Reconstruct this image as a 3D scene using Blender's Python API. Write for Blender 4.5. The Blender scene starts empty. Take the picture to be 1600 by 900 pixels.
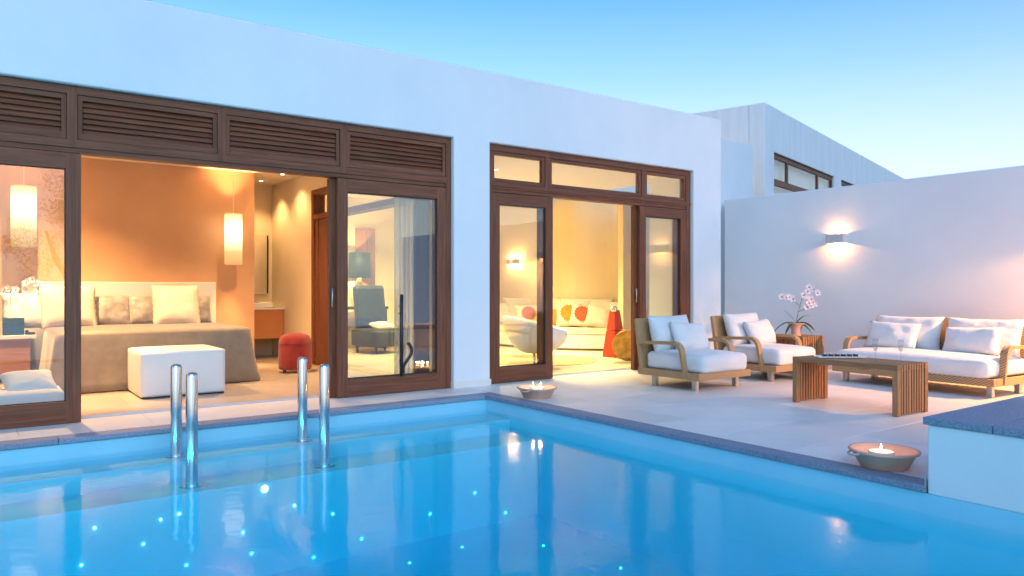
import bpy, bmesh, math, random
from mathutils import Vector, Matrix, noise
random.seed(7)
S = bpy.context.scene
COL = S.collection
R = math.radians
PI = math.pi

# ------------------------------------------------------------------ camera
CAM_H = 1.15
cd = bpy.data.cameras.new('camera'); cam = bpy.data.objects.new('camera', cd); COL.objects.link(cam)
cam.location = (0, 0, CAM_H); cam.rotation_euler = (R(90), 0, R(-36.2))
cd.sensor_width = 36; cd.lens = 36 * 1162 / 1600; cd.clip_start = 0.05; cd.clip_end = 20000
S.camera = cam

# ------------------------------------------------------------------ sky, sun, exposure
SUN_AZ, SUN_EL = R(200), R(32)          # azimuth clockwise from +Y: the set sun is behind the camera
w = bpy.data.worlds.new('World'); S.world = w; w.use_nodes = True
nt = w.node_tree; bg = nt.nodes['Background']
sk = nt.nodes.new('ShaderNodeTexSky'); sk.sky_type = 'NISHITA'; sk.sun_disc = False
sk.sun_elevation = SUN_EL; sk.sun_rotation = SUN_AZ
sk.ozone_density = 3.6; sk.air_density = 1.0; sk.dust_density = 0.8
tint = nt.nodes.new('ShaderNodeMix'); tint.data_type = 'RGBA'; tint.blend_type = 'MULTIPLY'
tint.inputs[0].default_value = 1; tint.inputs[7].default_value = (.36, .71, .93, 1)
nt.links.new(sk.outputs[0], tint.inputs[6]); # evening haze: the whole horizon pales
geo = nt.nodes.new('ShaderNodeTexCoord'); sz = nt.nodes.new('ShaderNodeSeparateXYZ'); nt.links.new(geo.outputs['Generated'], sz.inputs[0])
hz = nt.nodes.new('ShaderNodeValToRGB'); he = hz.color_ramp.elements; hz.color_ramp.interpolation = 'LINEAR'
he.new(.5); he.new(.6)
for e_, (p_, f_) in zip(he, ((.0, .85), (.14, .72), (.27, .25), (.38, .0))): e_.position = p_; e_.color = (f_, f_, f_, 1)
nt.links.new(sz.outputs[2], hz.inputs[0])
hm = nt.nodes.new('ShaderNodeMix'); hm.data_type = 'RGBA'; hm.inputs[7].default_value = (3.5, 3.45, 3.4, 1)
nt.links.new(hz.outputs[0], hm.inputs[0]); nt.links.new(tint.outputs[2], hm.inputs[6]); nt.links.new(hm.outputs[2], bg.inputs[0])
bg.inputs[1].default_value = 0.10
sl = bpy.data.lights.new('sun', 'SUN'); sl.energy = 0.20; sl.angle = R(60); sl.color = (1, .82, .68)
so = bpy.data.objects.new('sun', sl); COL.objects.link(so)
sd = Vector((math.sin(SUN_AZ) * math.cos(SUN_EL), math.cos(SUN_AZ) * math.cos(SUN_EL), math.sin(SUN_EL)))
so.rotation_euler = (-sd).to_track_quat('-Z', 'Y').to_euler()
S.view_settings.view_transform = 'Standard'; S.view_settings.look = 'None'
S.view_settings.exposure = 1.62; S.view_settings.gamma = 1
S.cycles.use_denoising = True
S.cycles.max_bounces = 8; S.cycles.transparent_max_bounces = 24
S.cycles.caustics_reflective = False; S.cycles.caustics_refractive = False
S.cycles.sample_clamp_indirect = 4

WARM = (1, .58, .24)
GOLD = (1, .80, .31)
SCN = (1, .44, .13)
GAIN = 2.25

# ------------------------------------------------------------------ materials
def newmat(name):
    m = bpy.data.materials.new(name); m.use_nodes = True
    return m, m.node_tree, m.node_tree.nodes['Principled BSDF']
def coords(t, scale=(1, 1, 1), kind='Object'):
    tc = t.nodes.new('ShaderNodeTexCoord'); mp = t.nodes.new('ShaderNodeMapping')
    mp.inputs['Scale'].default_value = scale
    t.links.new(tc.outputs[kind], mp.inputs[0]); return mp.outputs[0]
def noise_tex(t, vec, scale, detail=4, rough=.55):
    n = t.nodes.new('ShaderNodeTexNoise'); n.inputs['Scale'].default_value = scale
    n.inputs['Detail'].default_value = detail; n.inputs['Roughness'].default_value = rough
    t.links.new(vec, n.inputs['Vector']); return n.outputs['Fac']
def ramp(t, fac, stops):
    r = t.nodes.new('ShaderNodeValToRGB'); e = r.color_ramp.elements
    while len(e) < len(stops): e.new(.5)
    for i, (p, c) in enumerate(stops): e[i].position = p; e[i].color = (*c, 1)
    t.links.new(fac, r.inputs[0]); return r.outputs[0]
def bump(t, b, h, strength, dist):
    n = t.nodes.new('ShaderNodeBump'); n.inputs['Strength'].default_value = strength; n.inputs['Distance'].default_value = dist
    t.links.new(h, n.inputs['Height']); t.links.new(n.outputs[0], b.inputs['Normal']); return n
def jitter(t, col, amt):
    """small value change from object to object"""
    oi = t.nodes.new('ShaderNodeObjectInfo'); mr = t.nodes.new('ShaderNodeMapRange')
    mr.inputs[3].default_value = 1 - amt; mr.inputs[4].default_value = 1 + amt
    t.links.new(oi.outputs['Random'], mr.inputs[0])
    h = t.nodes.new('ShaderNodeHueSaturation'); t.links.new(mr.outputs[0], h.inputs['Value']); t.links.new(col, h.inputs['Color'])
    return h.outputs[0]
def surf(name, c1, c2, rough=.6, scale=(1, 1, 1), ns=4, detail=5, bs=60, bstr=.25, bdist=.004, jit=0, metal=0, sheen=0, spec=None, lo=.3, hi=.7):
    m, t, b = newmat(name)
    v = coords(t, scale)
    c = ramp(t, noise_tex(t, v, ns, detail), [(lo, c1), (hi, c2)])
    if jit: c = jitter(t, c, jit)
    t.links.new(c, b.inputs['Base Color'])
    b.inputs['Roughness'].default_value = rough; b.inputs['Metallic'].default_value = metal
    if sheen: b.inputs['Sheen Weight'].default_value = sheen
    if spec is not None: b.inputs['Specular IOR Level'].default_value = spec
    if bstr: bump(t, b, noise_tex(t, v, bs, 4), bstr, bdist)
    return m
def emit(name, col, strength):
    m, t, b = newmat(name); t.nodes.remove(b)
    e = t.nodes.new('ShaderNodeEmission'); e.inputs[0].default_value = (*col, 1); e.inputs[1].default_value = strength
    t.links.new(e.outputs[0], t.nodes['Material Output'].inputs[0]); return m
def schlick(t, f0, normal=None, top=1.0):
    lw = t.nodes.new('ShaderNodeLayerWeight'); lw.inputs[0].default_value = .5
    if normal: t.links.new(normal, lw.inputs['Normal'])
    p = t.nodes.new('ShaderNodeMath'); p.operation = 'POWER'; p.inputs[1].default_value = 5; t.links.new(lw.outputs['Facing'], p.inputs[0])
    q = t.nodes.new('ShaderNodeMath'); q.operation = 'MULTIPLY_ADD'; q.inputs[1].default_value = (1 - f0) * top; q.inputs[2].default_value = f0
    t.links.new(p.outputs[0], q.inputs[0]); return q.outputs[0]
def glass(name, f0=.10, tintc=(.96, .98, .97), rough=0.0):
    m, t, b = newmat(name); t.nodes.remove(b)
    tr = t.nodes.new('ShaderNodeBsdfTransparent'); tr.inputs[0].default_value = (*tintc, 1)
    gl = t.nodes.new('ShaderNodeBsdfGlossy'); gl.inputs['Roughness'].default_value = rough
    mx = t.nodes.new('ShaderNodeMixShader'); t.links.new(schlick(t, f0), mx.inputs[0])
    t.links.new(tr.outputs[0], mx.inputs[1]); t.links.new(gl.outputs[0], mx.inputs[2])
    t.links.new(mx.outputs[0], t.nodes['Material Output'].inputs[0]); return m

M = {}
M['plaster'] = surf('white_plaster', (.74, .75, .76), (.80, .80, .80), .9, ns=1.3, bs=45, bstr=.25, bdist=.006)
def streaky():
    m, t, b = newmat('weathered_white_plaster')
    v = coords(t, (3.2, 3.2, .4)); f = noise_tex(t, v, 1.2, 7, .7)
    c = ramp(t, f, [(.30, (.70, .72, .72)), (.55, (.80, .80, .80))])
    t.links.new(c, b.inputs['Base Color']); b.inputs['Roughness'].default_value = .9
    bump(t, b, noise_tex(t, coords(t), 40, 4), .25, .006); return m
M['streaky'] = streaky()
M['inner_wall'] = surf('warm_cream_wall_paint', (.78, .66, .46), (.82, .71, .51), .85, ns=1.5, bs=60, bstr=.1)
M['peach_wall'] = surf('peach_limewash_wall', (.66, .37, .20), (.74, .44, .26), .85, ns=1.6, detail=7, bs=50, bstr=.12)
M['ceiling'] = surf('ceiling_paint', (.74, .66, .55), (.78, .70, .60), .9, ns=1, bstr=0)
def wood(name, c1, c2, axis, rough=.52, jit=.1):
    sc = {'x': (1.2, 26, 26), 'y': (26, 1.2, 26), 'z': (26, 26, 1.2)}[axis]
    m, t, b = newmat(name); v = coords(t, sc); f = noise_tex(t, v, 1.6, 7, .62)
    c = ramp(t, f, [(.3, c1), (.7, c2)])
    if jit: c = jitter(t, c, jit)
    t.links.new(c, b.inputs['Base Color']); b.inputs['Roughness'].default_value = rough; b.inputs['Specular IOR Level'].default_value = .3
    bump(t, b, f, .25, .002); return m
DW = ((.115, .038, .017), (.25, .085, .042))
for ax in 'xyz': M['dark_' + ax] = wood('dark_hardwood_' + ax, *DW, ax)
TK = ((.30, .135, .055), (.47, .235, .105))
for ax in 'xyz': M['teak_' + ax] = wood('oiled_teak_' + ax, *TK, ax, .5, .14)
def wicker(name, c1, c2, sc=55):
    m, t, b = newmat(name)
    tc = t.nodes.new('ShaderNodeTexCoord'); sep = t.nodes.new('ShaderNodeSeparateXYZ'); t.links.new(tc.outputs['Object'], sep.inputs[0])
    def wv(o1, o2, ph):
        a = t.nodes.new('ShaderNodeMath'); a.operation = 'ADD'; t.links.new(o1, a.inputs[0]); t.links.new(o2, a.inputs[1])
        s_ = t.nodes.new('ShaderNodeMath'); s_.operation = 'MULTIPLY_ADD'; s_.inputs[1].default_value = sc * 6.283 / 2.0; s_.inputs[2].default_value = ph; t.links.new(a.outputs[0], s_.inputs[0])
        q = t.nodes.new('ShaderNodeMath'); q.operation = 'SINE'; t.links.new(s_.outputs[0], q.inputs[0]); return q.outputs[0]
    g = wv(sep.outputs[0], sep.outputs[1], 0); k = wv(sep.outputs[2], sep.outputs[2], 1)
    mu = t.nodes.new('ShaderNodeMath'); mu.operation = 'MULTIPLY'; t.links.new(g, mu.inputs[0]); t.links.new(k, mu.inputs[1])
    mr = t.nodes.new('ShaderNodeMapRange'); mr.inputs[1].default_value = -1; t.links.new(mu.outputs[0], mr.inputs[0])
    c = ramp(t, mr.outputs[0], [(.25, c1), (.7, c2)])
    t.links.new(c, b.inputs['Base Color']); b.inputs['Roughness'].default_value = .55
    bump(t, b, mr.outputs[0], .6, .004); return m
M['wicker'] = wicker('golden_wicker', (.22, .115, .045), (.58, .36, .17), 38)
M['fabric'] = surf('white_canvas', (.66, .65, .63), (.73, .72, .70), .9, ns=3, bs=7, bstr=.6, bdist=.02, sheen=.2)
M['leather'] = surf('white_leather', (.74, .73, .70), (.78, .77, .74), .45, ns=4, bs=160, bstr=.12, bdist=.002)
M['cream'] = surf('cream_cotton', (.74, .66, .54), (.80, .73, .61), .9, ns=5, bs=10, bstr=.35, bdist=.012, sheen=.2)
M['linen'] = surf('white_linen', (.76, .74, .70), (.80, .78, .75), .85, ns=3, bs=12, bstr=.3, bdist=.01)
M['taupe'] = surf('taupe_suede_coverlet', (.23, .17, .115), (.32, .245, .17), .75, ns=5, detail=8, bs=14, bstr=.3, bdist=.01, sheen=.4)
M['silver'] = surf('crushed_silver_velvet', (.24, .22, .205), (.50, .47, .44), .42, ns=7, detail=8, bs=9, bstr=.5, bdist=.02, sheen=.8)
M['red'] = surf('red_wool', (.24, .014, .012), (.33, .026, .02), .85, ns=8, bs=120, bstr=.2, sheen=.3)
M['redlac'] = surf('red_lacquer', (.42, .035, .02), (.50, .05, .03), .35, ns=3, bstr=0)
M['navy'] = surf('dark_blue_velvet', (.006, .010, .022), (.018, .026, .045), .6, ns=9, detail=7, bs=30, bstr=.3, sheen=.05)
M['tile'] = surf('beige_limestone_tile', (.72, .67, .61), (.81, .76, .70), .42, ns=2.2, detail=9, bs=70, bstr=.12, bdist=.003, jit=.07)
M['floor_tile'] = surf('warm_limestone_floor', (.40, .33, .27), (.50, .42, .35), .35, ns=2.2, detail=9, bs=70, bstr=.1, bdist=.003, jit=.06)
M['grout'] = surf('grey_grout', (.22, .20, .19), (.28, .26, .24), .9, ns=30)
M['coping'] = surf('blue_grey_stone', (.16, .19, .26), (.31, .35, .44), .6, ns=70, detail=8, bs=120, bstr=.7, bdist=.008, jit=.12)
M['poolpaint'] = surf('pale_blue_pool_paint', (.27, .64, .77), (.33, .69, .81), .6, ns=2, bs=30, bstr=.1)
M['chrome'] = surf('polished_steel', (.62, .63, .65), (.70, .71, .72), .10, ns=3, bstr=0, metal=1)
M['steel'] = surf('brushed_steel', (.42, .40, .37), (.55, .53, .50), .35, scale=(30, 30, 1), ns=3, bstr=.1, metal=.85)
M['alu'] = surf('aluminium_track', (.55, .57, .60), (.62, .64, .66), .35, ns=8, bstr=0, metal=.4)
M['terracotta'] = surf('terracotta', (.66, .37, .27), (.76, .46, .35), .85, ns=7, detail=7, bs=50, bstr=.3)
M['wax'] = surf('white_wax', (.80, .74, .62), (.82, .77, .66), .5, ns=3, bstr=0)
M['black'] = surf('blackened_metal', (.012, .012, .014), (.03, .03, .032), .4, ns=6, bstr=0)
M['leaf'] = surf('glossy_green_leaf', (.025, .06, .015), (.07, .14, .035), .35, ns=6, bstr=.1)
M['stem'] = surf('green_stem', (.05, .09, .03), (.09, .14, .05), .5, ns=9, bstr=0)
M['petal'] = surf('pale_pink_petal', (.74, .58, .60), (.82, .76, .75), .6, ns=30, bstr=0)
M['lip'] = surf('magenta_orchid_lip', (.30, .02, .10), (.45, .06, .16), .6, ns=30, bstr=0)
M['bluepot'] = surf('dark_blue_ceramic', (.012, .04, .085), (.02, .06, .12), .3, ns=6, bstr=0)
M['gold'] = surf('aged_gold_glaze', (.30, .15, .03), (.62, .38, .10), .3, ns=9, detail=7, bs=20, bstr=.2, metal=.7)
M['mirror'] = surf('mirror_glass', (.85, .85, .85), (.87, .87, .87), .02, ns=2, bstr=0, metal=1)
M['vanity'] = surf('orange_lacquer_vanity', (.50, .20, .07), (.56, .24, .09), .4, ns=2, bstr=0)
M['ceramic'] = surf('white_ceramic', (.78, .78, .76), (.80, .80, .78), .2, ns=2, bstr=0)
M['sheer'] = None
M['choc'] = surf('dark_chocolate', (.012, .007, .005), (.03, .016, .01), .4, ns=40, bstr=.2)
M['pebble'] = surf('dark_pebble', (.015, .018, .022), (.06, .065, .075), .6, ns=40, bs=60, bstr=.5)
M['rug'] = surf('tan_rug', (.33, .20, .11), (.40, .25, .14), .95, ns=30, bs=200, bstr=.4)
M['rugdark'] = surf('brown_rug', (.20, .11, .06), (.26, .15, .085), .95, ns=30, bs=200, bstr=.4)
M['orange'] = surf('orange_applique', (.62, .22, .03), (.70, .28, .05), .9, ns=20, bs=60, bstr=.2)
M['rust'] = surf('rust_red_applique', (.42, .09, .04), (.50, .13, .06), .9, ns=20, bs=60, bstr=.2)
M['bark'] = surf('grey_bark', (.06, .05, .04), (.14, .12, .10), .9, ns=9, bs=30, bstr=.8, bdist=.02)
M['olive'] = surf('olive_leaf', (.04, .07, .03), (.10, .13, .07), .6, ns=3, bstr=0)
M['ground'] = surf('dry_garden_soil', (.16, .13, .09), (.26, .21, .15), .95, ns=.6, detail=9, bs=9, bstr=.5, bdist=.05)
M['glass'] = glass('window_glass')
M['crystal'] = glass('flute_glass', .06, (.93, .95, .96))
M['sconce'] = surf('pale_grey_sconce', (.50, .50, .52), (.54, .54, .56), .5, ns=4, bstr=0)
M['shade'] = None
# lampshade: gives off light, brightest round the bulb
def shade():
    m, t, b = newmat('lit_pleated_paper_shade'); t.nodes.remove(b)
    tc = t.nodes.new('ShaderNodeTexCoord'); sep = t.nodes.new('ShaderNodeSeparateXYZ'); t.links.new(tc.outputs['Generated'], sep.inputs[0])
    c = ramp(t, sep.outputs[2], [(.0, (.30, .15, .05)), (.25, (.42, .24, .09)), (.52, (1, .72, .38)), (.70, (1.0, .85, .6)), (.85, (.9, .6, .28)), (1, (.45, .25, .09))])
    e = t.nodes.new('ShaderNodeEmission'); e.inputs[1].default_value = 1.0; t.links.new(c, e.inputs[0])
    t.links.new(e.outputs[0], t.nodes['Material Output'].inputs[0]); return m
M['shade'] = shade()
M['lens'] = emit('lit_downlight_lens', (1, .78, .45), 6)
M['flame'] = emit('candle_flame', (1, .72, .30), 9)
M['star'] = emit('fibre_optic_point', (1, .88, .78), 8)
M['poollamp'] = emit('underwater_lamp_lens', (1, .97, .80), 3.0)
M['poollens'] = emit('pool_flood_lens', (.7, .95, 1), .8)
def sheer():
    m, t, b = newmat('sheer_curtain'); t.nodes.remove(b)
    d = t.nodes.new('ShaderNodeBsdfDiffuse'); d.inputs[0].default_value = (.62, .66, .70, 1)
    l = t.nodes.new('ShaderNodeBsdfTranslucent'); l.inputs[0].default_value = (.62, .66, .70, 1)
    p = t.nodes.new('ShaderNodeBsdfTransparent')
    a = t.nodes.new('ShaderNodeMixShader'); a.inputs[0].default_value = .4; t.links.new(d.outputs[0], a.inputs[1]); t.links.new(l.outputs[0], a.inputs[2])
    c = t.nodes.new('ShaderNodeMixShader'); c.inputs[0].default_value = .3; t.links.new(a.outputs[0], c.inputs[1]); t.links.new(p.outputs[0], c.inputs[2])
    t.links.new(c.outputs[0], t.nodes['Material Output'].inputs[0]); return m
M['sheer'] = sheer()
def water(name, absorb, density, wave, wstr, rough):
    m, t, b = newmat(name); t.nodes.remove(b)
    v = coords(t, (1, 1, 1)); bn = t.nodes.new('ShaderNodeBump'); bn.inputs['Strength'].default_value = wstr; bn.inputs['Distance'].default_value = .02
    t.links.new(noise_tex(t, v, wave, 3), bn.inputs['Height'])
    tr = t.nodes.new('ShaderNodeBsdfTransparent'); tr.inputs[0].default_value = (1, 1, 1, 1)
    gl = t.nodes.new('ShaderNodeBsdfGlossy'); gl.inputs['Roughness'].default_value = rough; t.links.new(bn.outputs[0], gl.inputs['Normal'])
    mx = t.nodes.new('ShaderNodeMixShader'); t.links.new(schlick(t, .02, None, .62), mx.inputs[0])
    t.links.new(tr.outputs[0], mx.inputs[1]); t.links.new(gl.outputs[0], mx.inputs[2])
    o = t.nodes['Material Output']; t.links.new(mx.outputs[0], o.inputs[0])
    ab = t.nodes.new('ShaderNodeVolumeAbsorption'); ab.inputs[0].default_value = (*absorb, 1); ab.inputs[1].default_value = density
    t.links.new(ab.outputs[0], o.inputs['Volume']); return m
M['water'] = water('pool_water', (.0, .955, .976), 1.7, 7, .10, .075)
def sea_mat():
    m, t, b = newmat('sea_water'); b.inputs['Base Color'].default_value = (.01, .05, .09, 1); b.inputs['Roughness'].default_value = .18
    bump(t, b, noise_tex(t, coords(t, (1, 1, 1)), .6, 6), .5, .3); return m
M['sea'] = sea_mat()

# ------------------------------------------------------------------ shapes: each returns (verts, faces)
def box(x0, x1, y0, y1, z0, z1):
    v = [(x, y, z) for x in (x0, x1) for y in (y0, y1) for z in (z0, z1)]
    return v, [(0, 1, 3, 2), (4, 6, 7, 5), (0, 4, 5, 1), (2, 3, 7, 6), (0, 2, 6, 4), (1, 5, 7, 3)]
def quad(*p): return list(p), [(0, 1, 2, 3)]
def lathe(prof, n=28, cx=0, cy=0, closed=False):
    v, f = [], []
    k = len(prof)
    for i in range(n):
        a = 2 * PI * i / n
        for r, z in prof: v.append((cx + r * math.cos(a), cy + r * math.sin(a), z))
    for i in range(n):
        j = (i + 1) % n
        for q in range(k - 1 if not closed else k):
            q2 = (q + 1) % k
            f.append((i * k + q, j * k + q, j * k + q2, i * k + q2))
    return v, f
def frame_of(d):
    d = d.normalized(); up = Vector((0, 0, 1)) if abs(d.z) < .95 else Vector((1, 0, 0))
    a = d.cross(up).normalized(); return a, a.cross(d).normalized()
def tube(path, rad, n=10, cap=True):
    P = [Vector(p) for p in path]; v, f = [], []
    rs = rad if isinstance(rad, (list, tuple)) else [rad] * len(P)
    for i, p in enumerate(P):
        d = (P[min(i + 1, len(P) - 1)] - P[max(i - 1, 0)]); a, b = frame_of(d)
        for k in range(n):
            t = 2 * PI * k / n; v.append(tuple(p + rs[i] * (math.cos(t) * a + math.sin(t) * b)))
    for i in range(len(P) - 1):
        for k in range(n):
            k2 = (k + 1) % n; f.append((i * n + k, i * n + k2, (i + 1) * n + k2, (i + 1) * n + k))
    if cap:
        f.append(tuple(range(n))[::-1]); f.append(tuple((len(P) - 1) * n + k for k in range(n)))
    return v, f
def prism(poly, z0, z1):
    n = len(poly); v = [(x, y, z0) for x, y in poly] + [(x, y, z1) for x, y in poly]
    f = [tuple(range(n))[::-1], tuple(range(n, 2 * n))] + [(i, (i + 1) % n, n + (i + 1) % n, n + i) for i in range(n)]
    return v, f
def ribbon(path, wid, th, axis=0):
    """flat bar swept along a path in the plane across `axis`; wid along the axis, th across"""
    P = [Vector(p) for p in path]; v, f = [], []
    ax = Vector((1, 0, 0)) if axis == 0 else Vector((0, 1, 0))
    ws = wid if isinstance(wid, (list, tuple)) else [wid] * len(P)
    for i, p in enumerate(P):
        d = (P[min(i + 1, len(P) - 1)] - P[max(i - 1, 0)]).normalized(); nrm = d.cross(ax).normalized()
        for sa, sb in ((-1, -1), (1, -1), (1, 1), (-1, 1)): v.append(tuple(p + ax * sa * ws[i] / 2 + nrm * sb * th / 2))
    for i in range(len(P) - 1):
        for k in range(4):
            k2 = (k + 1) % 4; f.append((i * 4 + k, i * 4 + k2, i * 4 + 4 + k2, i * 4 + 4 + k))
    e = (len(P) - 1) * 4; f.append((3, 2, 1, 0)); f.append((e, e + 1, e + 2, e + 3)); return v, f
def wrinkle(p, amp, fr, seed): 
    return amp * noise.noise(Vector((p[0] * fr + seed, p[1] * fr - seed, p[2] * fr + 2 * seed)))
def cushion(w, d, h, r=.05, crown=.02, n=14, amp=.004, fr=7, seed=0.0):
    """soft box, centre of its bottom at the origin"""
    bm = bmesh.new(); bmesh.ops.create_cube(bm, size=2); bmesh.ops.subdivide_edges(bm, edges=bm.edges[:], cuts=n, use_grid_fill=True)
    half = Vector((w / 2, d / 2, h / 2))
    for vt in bm.verts:
        u = vt.co.copy(); s_ = Vector(tuple(math.copysign(abs(c) ** .8, c) for c in u))
        p = Vector((s_.x * half.x, s_.y * half.y, s_.z * half.z))
        q = Vector([max(-(half[i] - r), min(half[i] - r, p[i])) for i in range(3)]); dv = p - q
        if dv.length > 1e-9:
            m_ = max(abs(dv.x), abs(dv.y), abs(dv.z)); p = q + dv.normalized() * r * (m_ / r if m_ < r else 1)
        c = (1 - u.x ** 2) * (1 - u.y ** 2); p.z += crown * c * (1 if u.z > 0 else .2 if u.z > -.99 else 0) * max(0, u.z + .2)
        k = 1 - abs(u.z); p.x += .5 * crown * k * u.x * (1 - u.y ** 2); p.y += .5 * crown * k * u.y * (1 - u.x ** 2)
        wv = wrinkle(p, amp, fr, seed); nn = p.normalized() if p.length > 0 else Vector((0, 0, 1)); p = p + nn * wv; p.z = max(p.z, -half.z)
        vt.co = p + Vector((0, 0, h / 2))
    bm.verts.ensure_lookup_table(); v = [tuple(x.co) for x in bm.verts]; f = [tuple(x.index for x in fc.verts) for fc in bm.faces]; bm.free(); return v, f
def pillow(w, h, t, seed=0.0, n=20, flange=0.0, pinch=.06, amp=.012):
    """loose pillow standing in the XZ plane, its bottom edge at z=0, thickness along Y"""
    v, f, idx = [], [], {}
    for side in (1, -1):
        for i in range(n + 1):
            for j in range(n + 1):
                a, b = -1 + 2 * i / n, -1 + 2 * j / n
                edge = i in (0, n) or j in (0, n)
                if edge and side == -1: idx[(side, i, j)] = idx[(1, i, j)]; continue
                x = a * w / 2 * (1 - pinch * (1 - b * b)); z = b * h / 2 * (1 - pinch * (1 - a * a))
                aa, bb = abs(a), abs(b)
                if flange:
                    aa, bb = min(1, aa / (1 - flange)), min(1, bb / (1 - flange))
                th = t / 2 * (max(0, 1 - aa ** 3.2) * max(0, 1 - bb ** 3.2)) ** .5
                y = side * (th + (0 if edge else .003)) + (0 if edge else 0)
                k = wrinkle((x, side * .3, z), amp, 6, seed) + wrinkle((x, side * .3, z), amp * .5, 15, seed + 3)
                y += k * (1 if not edge else .8)
                if th <= 0 and flange: x += .004 * math.sin(b * 23 + seed); z += .004 * math.sin(a * 19 + seed)
                idx[(side, i, j)] = len(v); v.append((x, y, z + h / 2))
        for i in range(n):
            for j in range(n):
                q = (idx[(side, i, j)], idx[(side, i + 1, j)], idx[(side, i + 1, j + 1)], idx[(side, i, j + 1)])
                f.append(q if side == -1 else q[::-1])
    return v, f
def shift(sh, loc=(0, 0, 0), rot=(0, 0, 0), scale=(1, 1, 1)):
    from mathutils import Euler
    mt = Matrix.Translation(loc) @ Euler(rot, 'XYZ').to_matrix().to_4x4() @ Matrix.Diagonal((*scale, 1))
    return [tuple(mt @ Vector(p)) for p in sh[0]], sh[1]
def disc(r, z=0, n=32, cx=0, cy=0, ry=None):
    return [(cx + r * math.cos(2 * PI * i / n), cy + (ry or r) * math.sin(2 * PI * i / n), z) for i in range(n)], [tuple(range(n))]

# ------------------------------------------------------------------ objects
def mesh_data(name, shapes, mat, bevel=0, seg=2, smooth=False, weld=False):
    if isinstance(shapes, tuple): shapes = [shapes]
    V, F = [], []
    for v, f in shapes:
        o = len(V); V += v; F += [tuple(i + o for i in q) for q in f]
    me = bpy.data.meshes.new(name); me.from_pydata(V, [], F)
    bm = bmesh.new(); bm.from_mesh(me)
    if weld: bmesh.ops.remove_doubles(bm, verts=bm.verts[:], dist=1e-4)
    bmesh.ops.recalc_face_normals(bm, faces=bm.faces[:])
    if bevel:
        es = [e for e in bm.edges if len(e.link_faces) == 2 and e.calc_face_angle(0) > .5]
        bmesh.ops.bevel(bm, geom=es, offset=bevel, segments=seg, affect='EDGES', profile=.6, clamp_overlap=True)
    bm.to_mesh(me); bm.free()
    if smooth:
        me.polygons.foreach_set('use_smooth', [True] * len(me.polygons))
    me.materials.append(M[mat] if isinstance(mat, str) else mat); return me
def link(name, me, parent=None, loc=(0, 0, 0), rot=(0, 0, 0)):
    o = bpy.data.objects.new(name, me); COL.objects.link(o); o.parent = parent; o.location = loc; o.rotation_euler = rot; return o
def part(name, parent, shapes, mat, bevel=0, seg=2, smooth=False, loc=(0, 0, 0), rot=(0, 0, 0), weld=False):
    return link(name, mesh_data(name, shapes, mat, bevel, seg, smooth, weld), parent, loc, rot)
def tag(o, label, cat, group=None):
    o['label'] = label; o['category'] = cat
    if group: o['group'] = group
    return o
def thing(name, label, cat, loc=(0, 0, 0), rz=0, group=None):
    o = bpy.data.objects.new(name, None); COL.objects.link(o); o.location = loc; o.rotation_euler = (0, 0, rz); o.empty_display_size = .1
    return tag(o, label, cat, group)
def struct(name, shapes, mat, **k):
    o = part(name, None, shapes, mat, **k); o['kind'] = 'structure'; return o
def copy_tree(o, parent=None):
    c = o.copy(); COL.objects.link(c); c.parent = parent
    for ch in [x for x in o.children]: copy_tree(ch, c)
    return c
def lamp(name, parent, kind, loc, energy, col=WARM, size=.03, rot=(0, 0, 0), spot=None, blend=.5):
    l = bpy.data.lights.new(name, kind); l.energy = energy * (GAIN if col in (WARM, GOLD) else 1); l.color = col; l.shadow_soft_size = size
    if spot: l.spot_size = R(spot); l.spot_blend = blend
    o = bpy.data.objects.new(name, l); COL.objects.link(o); o.parent = parent; o.location = loc; o.rotation_euler = rot; return o
def wall_holes(x0, x1, z0, z1, y0, y1, holes):
    xs = sorted({x0, x1, *[q for h in holes for q in h[:2]]}); zs = sorted({z0, z1, *[q for h in holes for q in h[2:]]})
    solid = lambda i, j: 0 <= i < len(xs) - 1 and 0 <= j < len(zs) - 1 and not any(h[0] <= xs[i] < h[1] and h[2] <= zs[j] < h[3] for h in holes)
    V, F = [], []
    def q(*p): o = len(V); V.extend(p); F.append((o, o + 1, o + 2, o + 3))
    for i in range(len(xs) - 1):
        for j in range(len(zs) - 1):
            if not solid(i, j): continue
            a, b, c, d = xs[i], xs[i + 1], zs[j], zs[j + 1]
            q((a, y0, c), (b, y0, c), (b, y0, d), (a, y0, d)); q((a, y1, c), (a, y1, d), (b, y1, d), (b, y1, c))
            if not solid(i - 1, j): q((a, y0, c), (a, y0, d), (a, y1, d), (a, y1, c))
            if not solid(i + 1, j): q((b, y0, c), (b, y1, c), (b, y1, d), (b, y0, d))
            if not solid(i, j - 1): q((a, y0, c), (a, y1, c), (b, y1, c), (b, y0, c))
            if not solid(i, j + 1): q((a, y0, d), (b, y0, d), (b, y1, d), (a, y1, d))
    return V, F

def framed(name, parent, x0, x1, z0, z1, y0, y1, holes, bevel=.004, cols=None, turn=False, mats=('dark_z', 'dark_x')):
    """one joined wooden frame: upright grain on the stiles, level grain on the rails"""
    sh = wall_holes(x0, x1, z0, z1, y0, y1, holes)
    if turn: sh = shift(sh, rot=(0, 0, R(90)))
    o = part(name, parent, sh, mats[0], bevel=bevel, weld=True)
    o.data.materials.append(M[mats[1]])
    spans = cols or [h[:2] for h in holes]
    for p in o.data.polygons:
        c = p.center[1] if turn else p.center[0]
        if any(a < c < b for a, b in spans): p.material_index = 1
    return o

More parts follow.
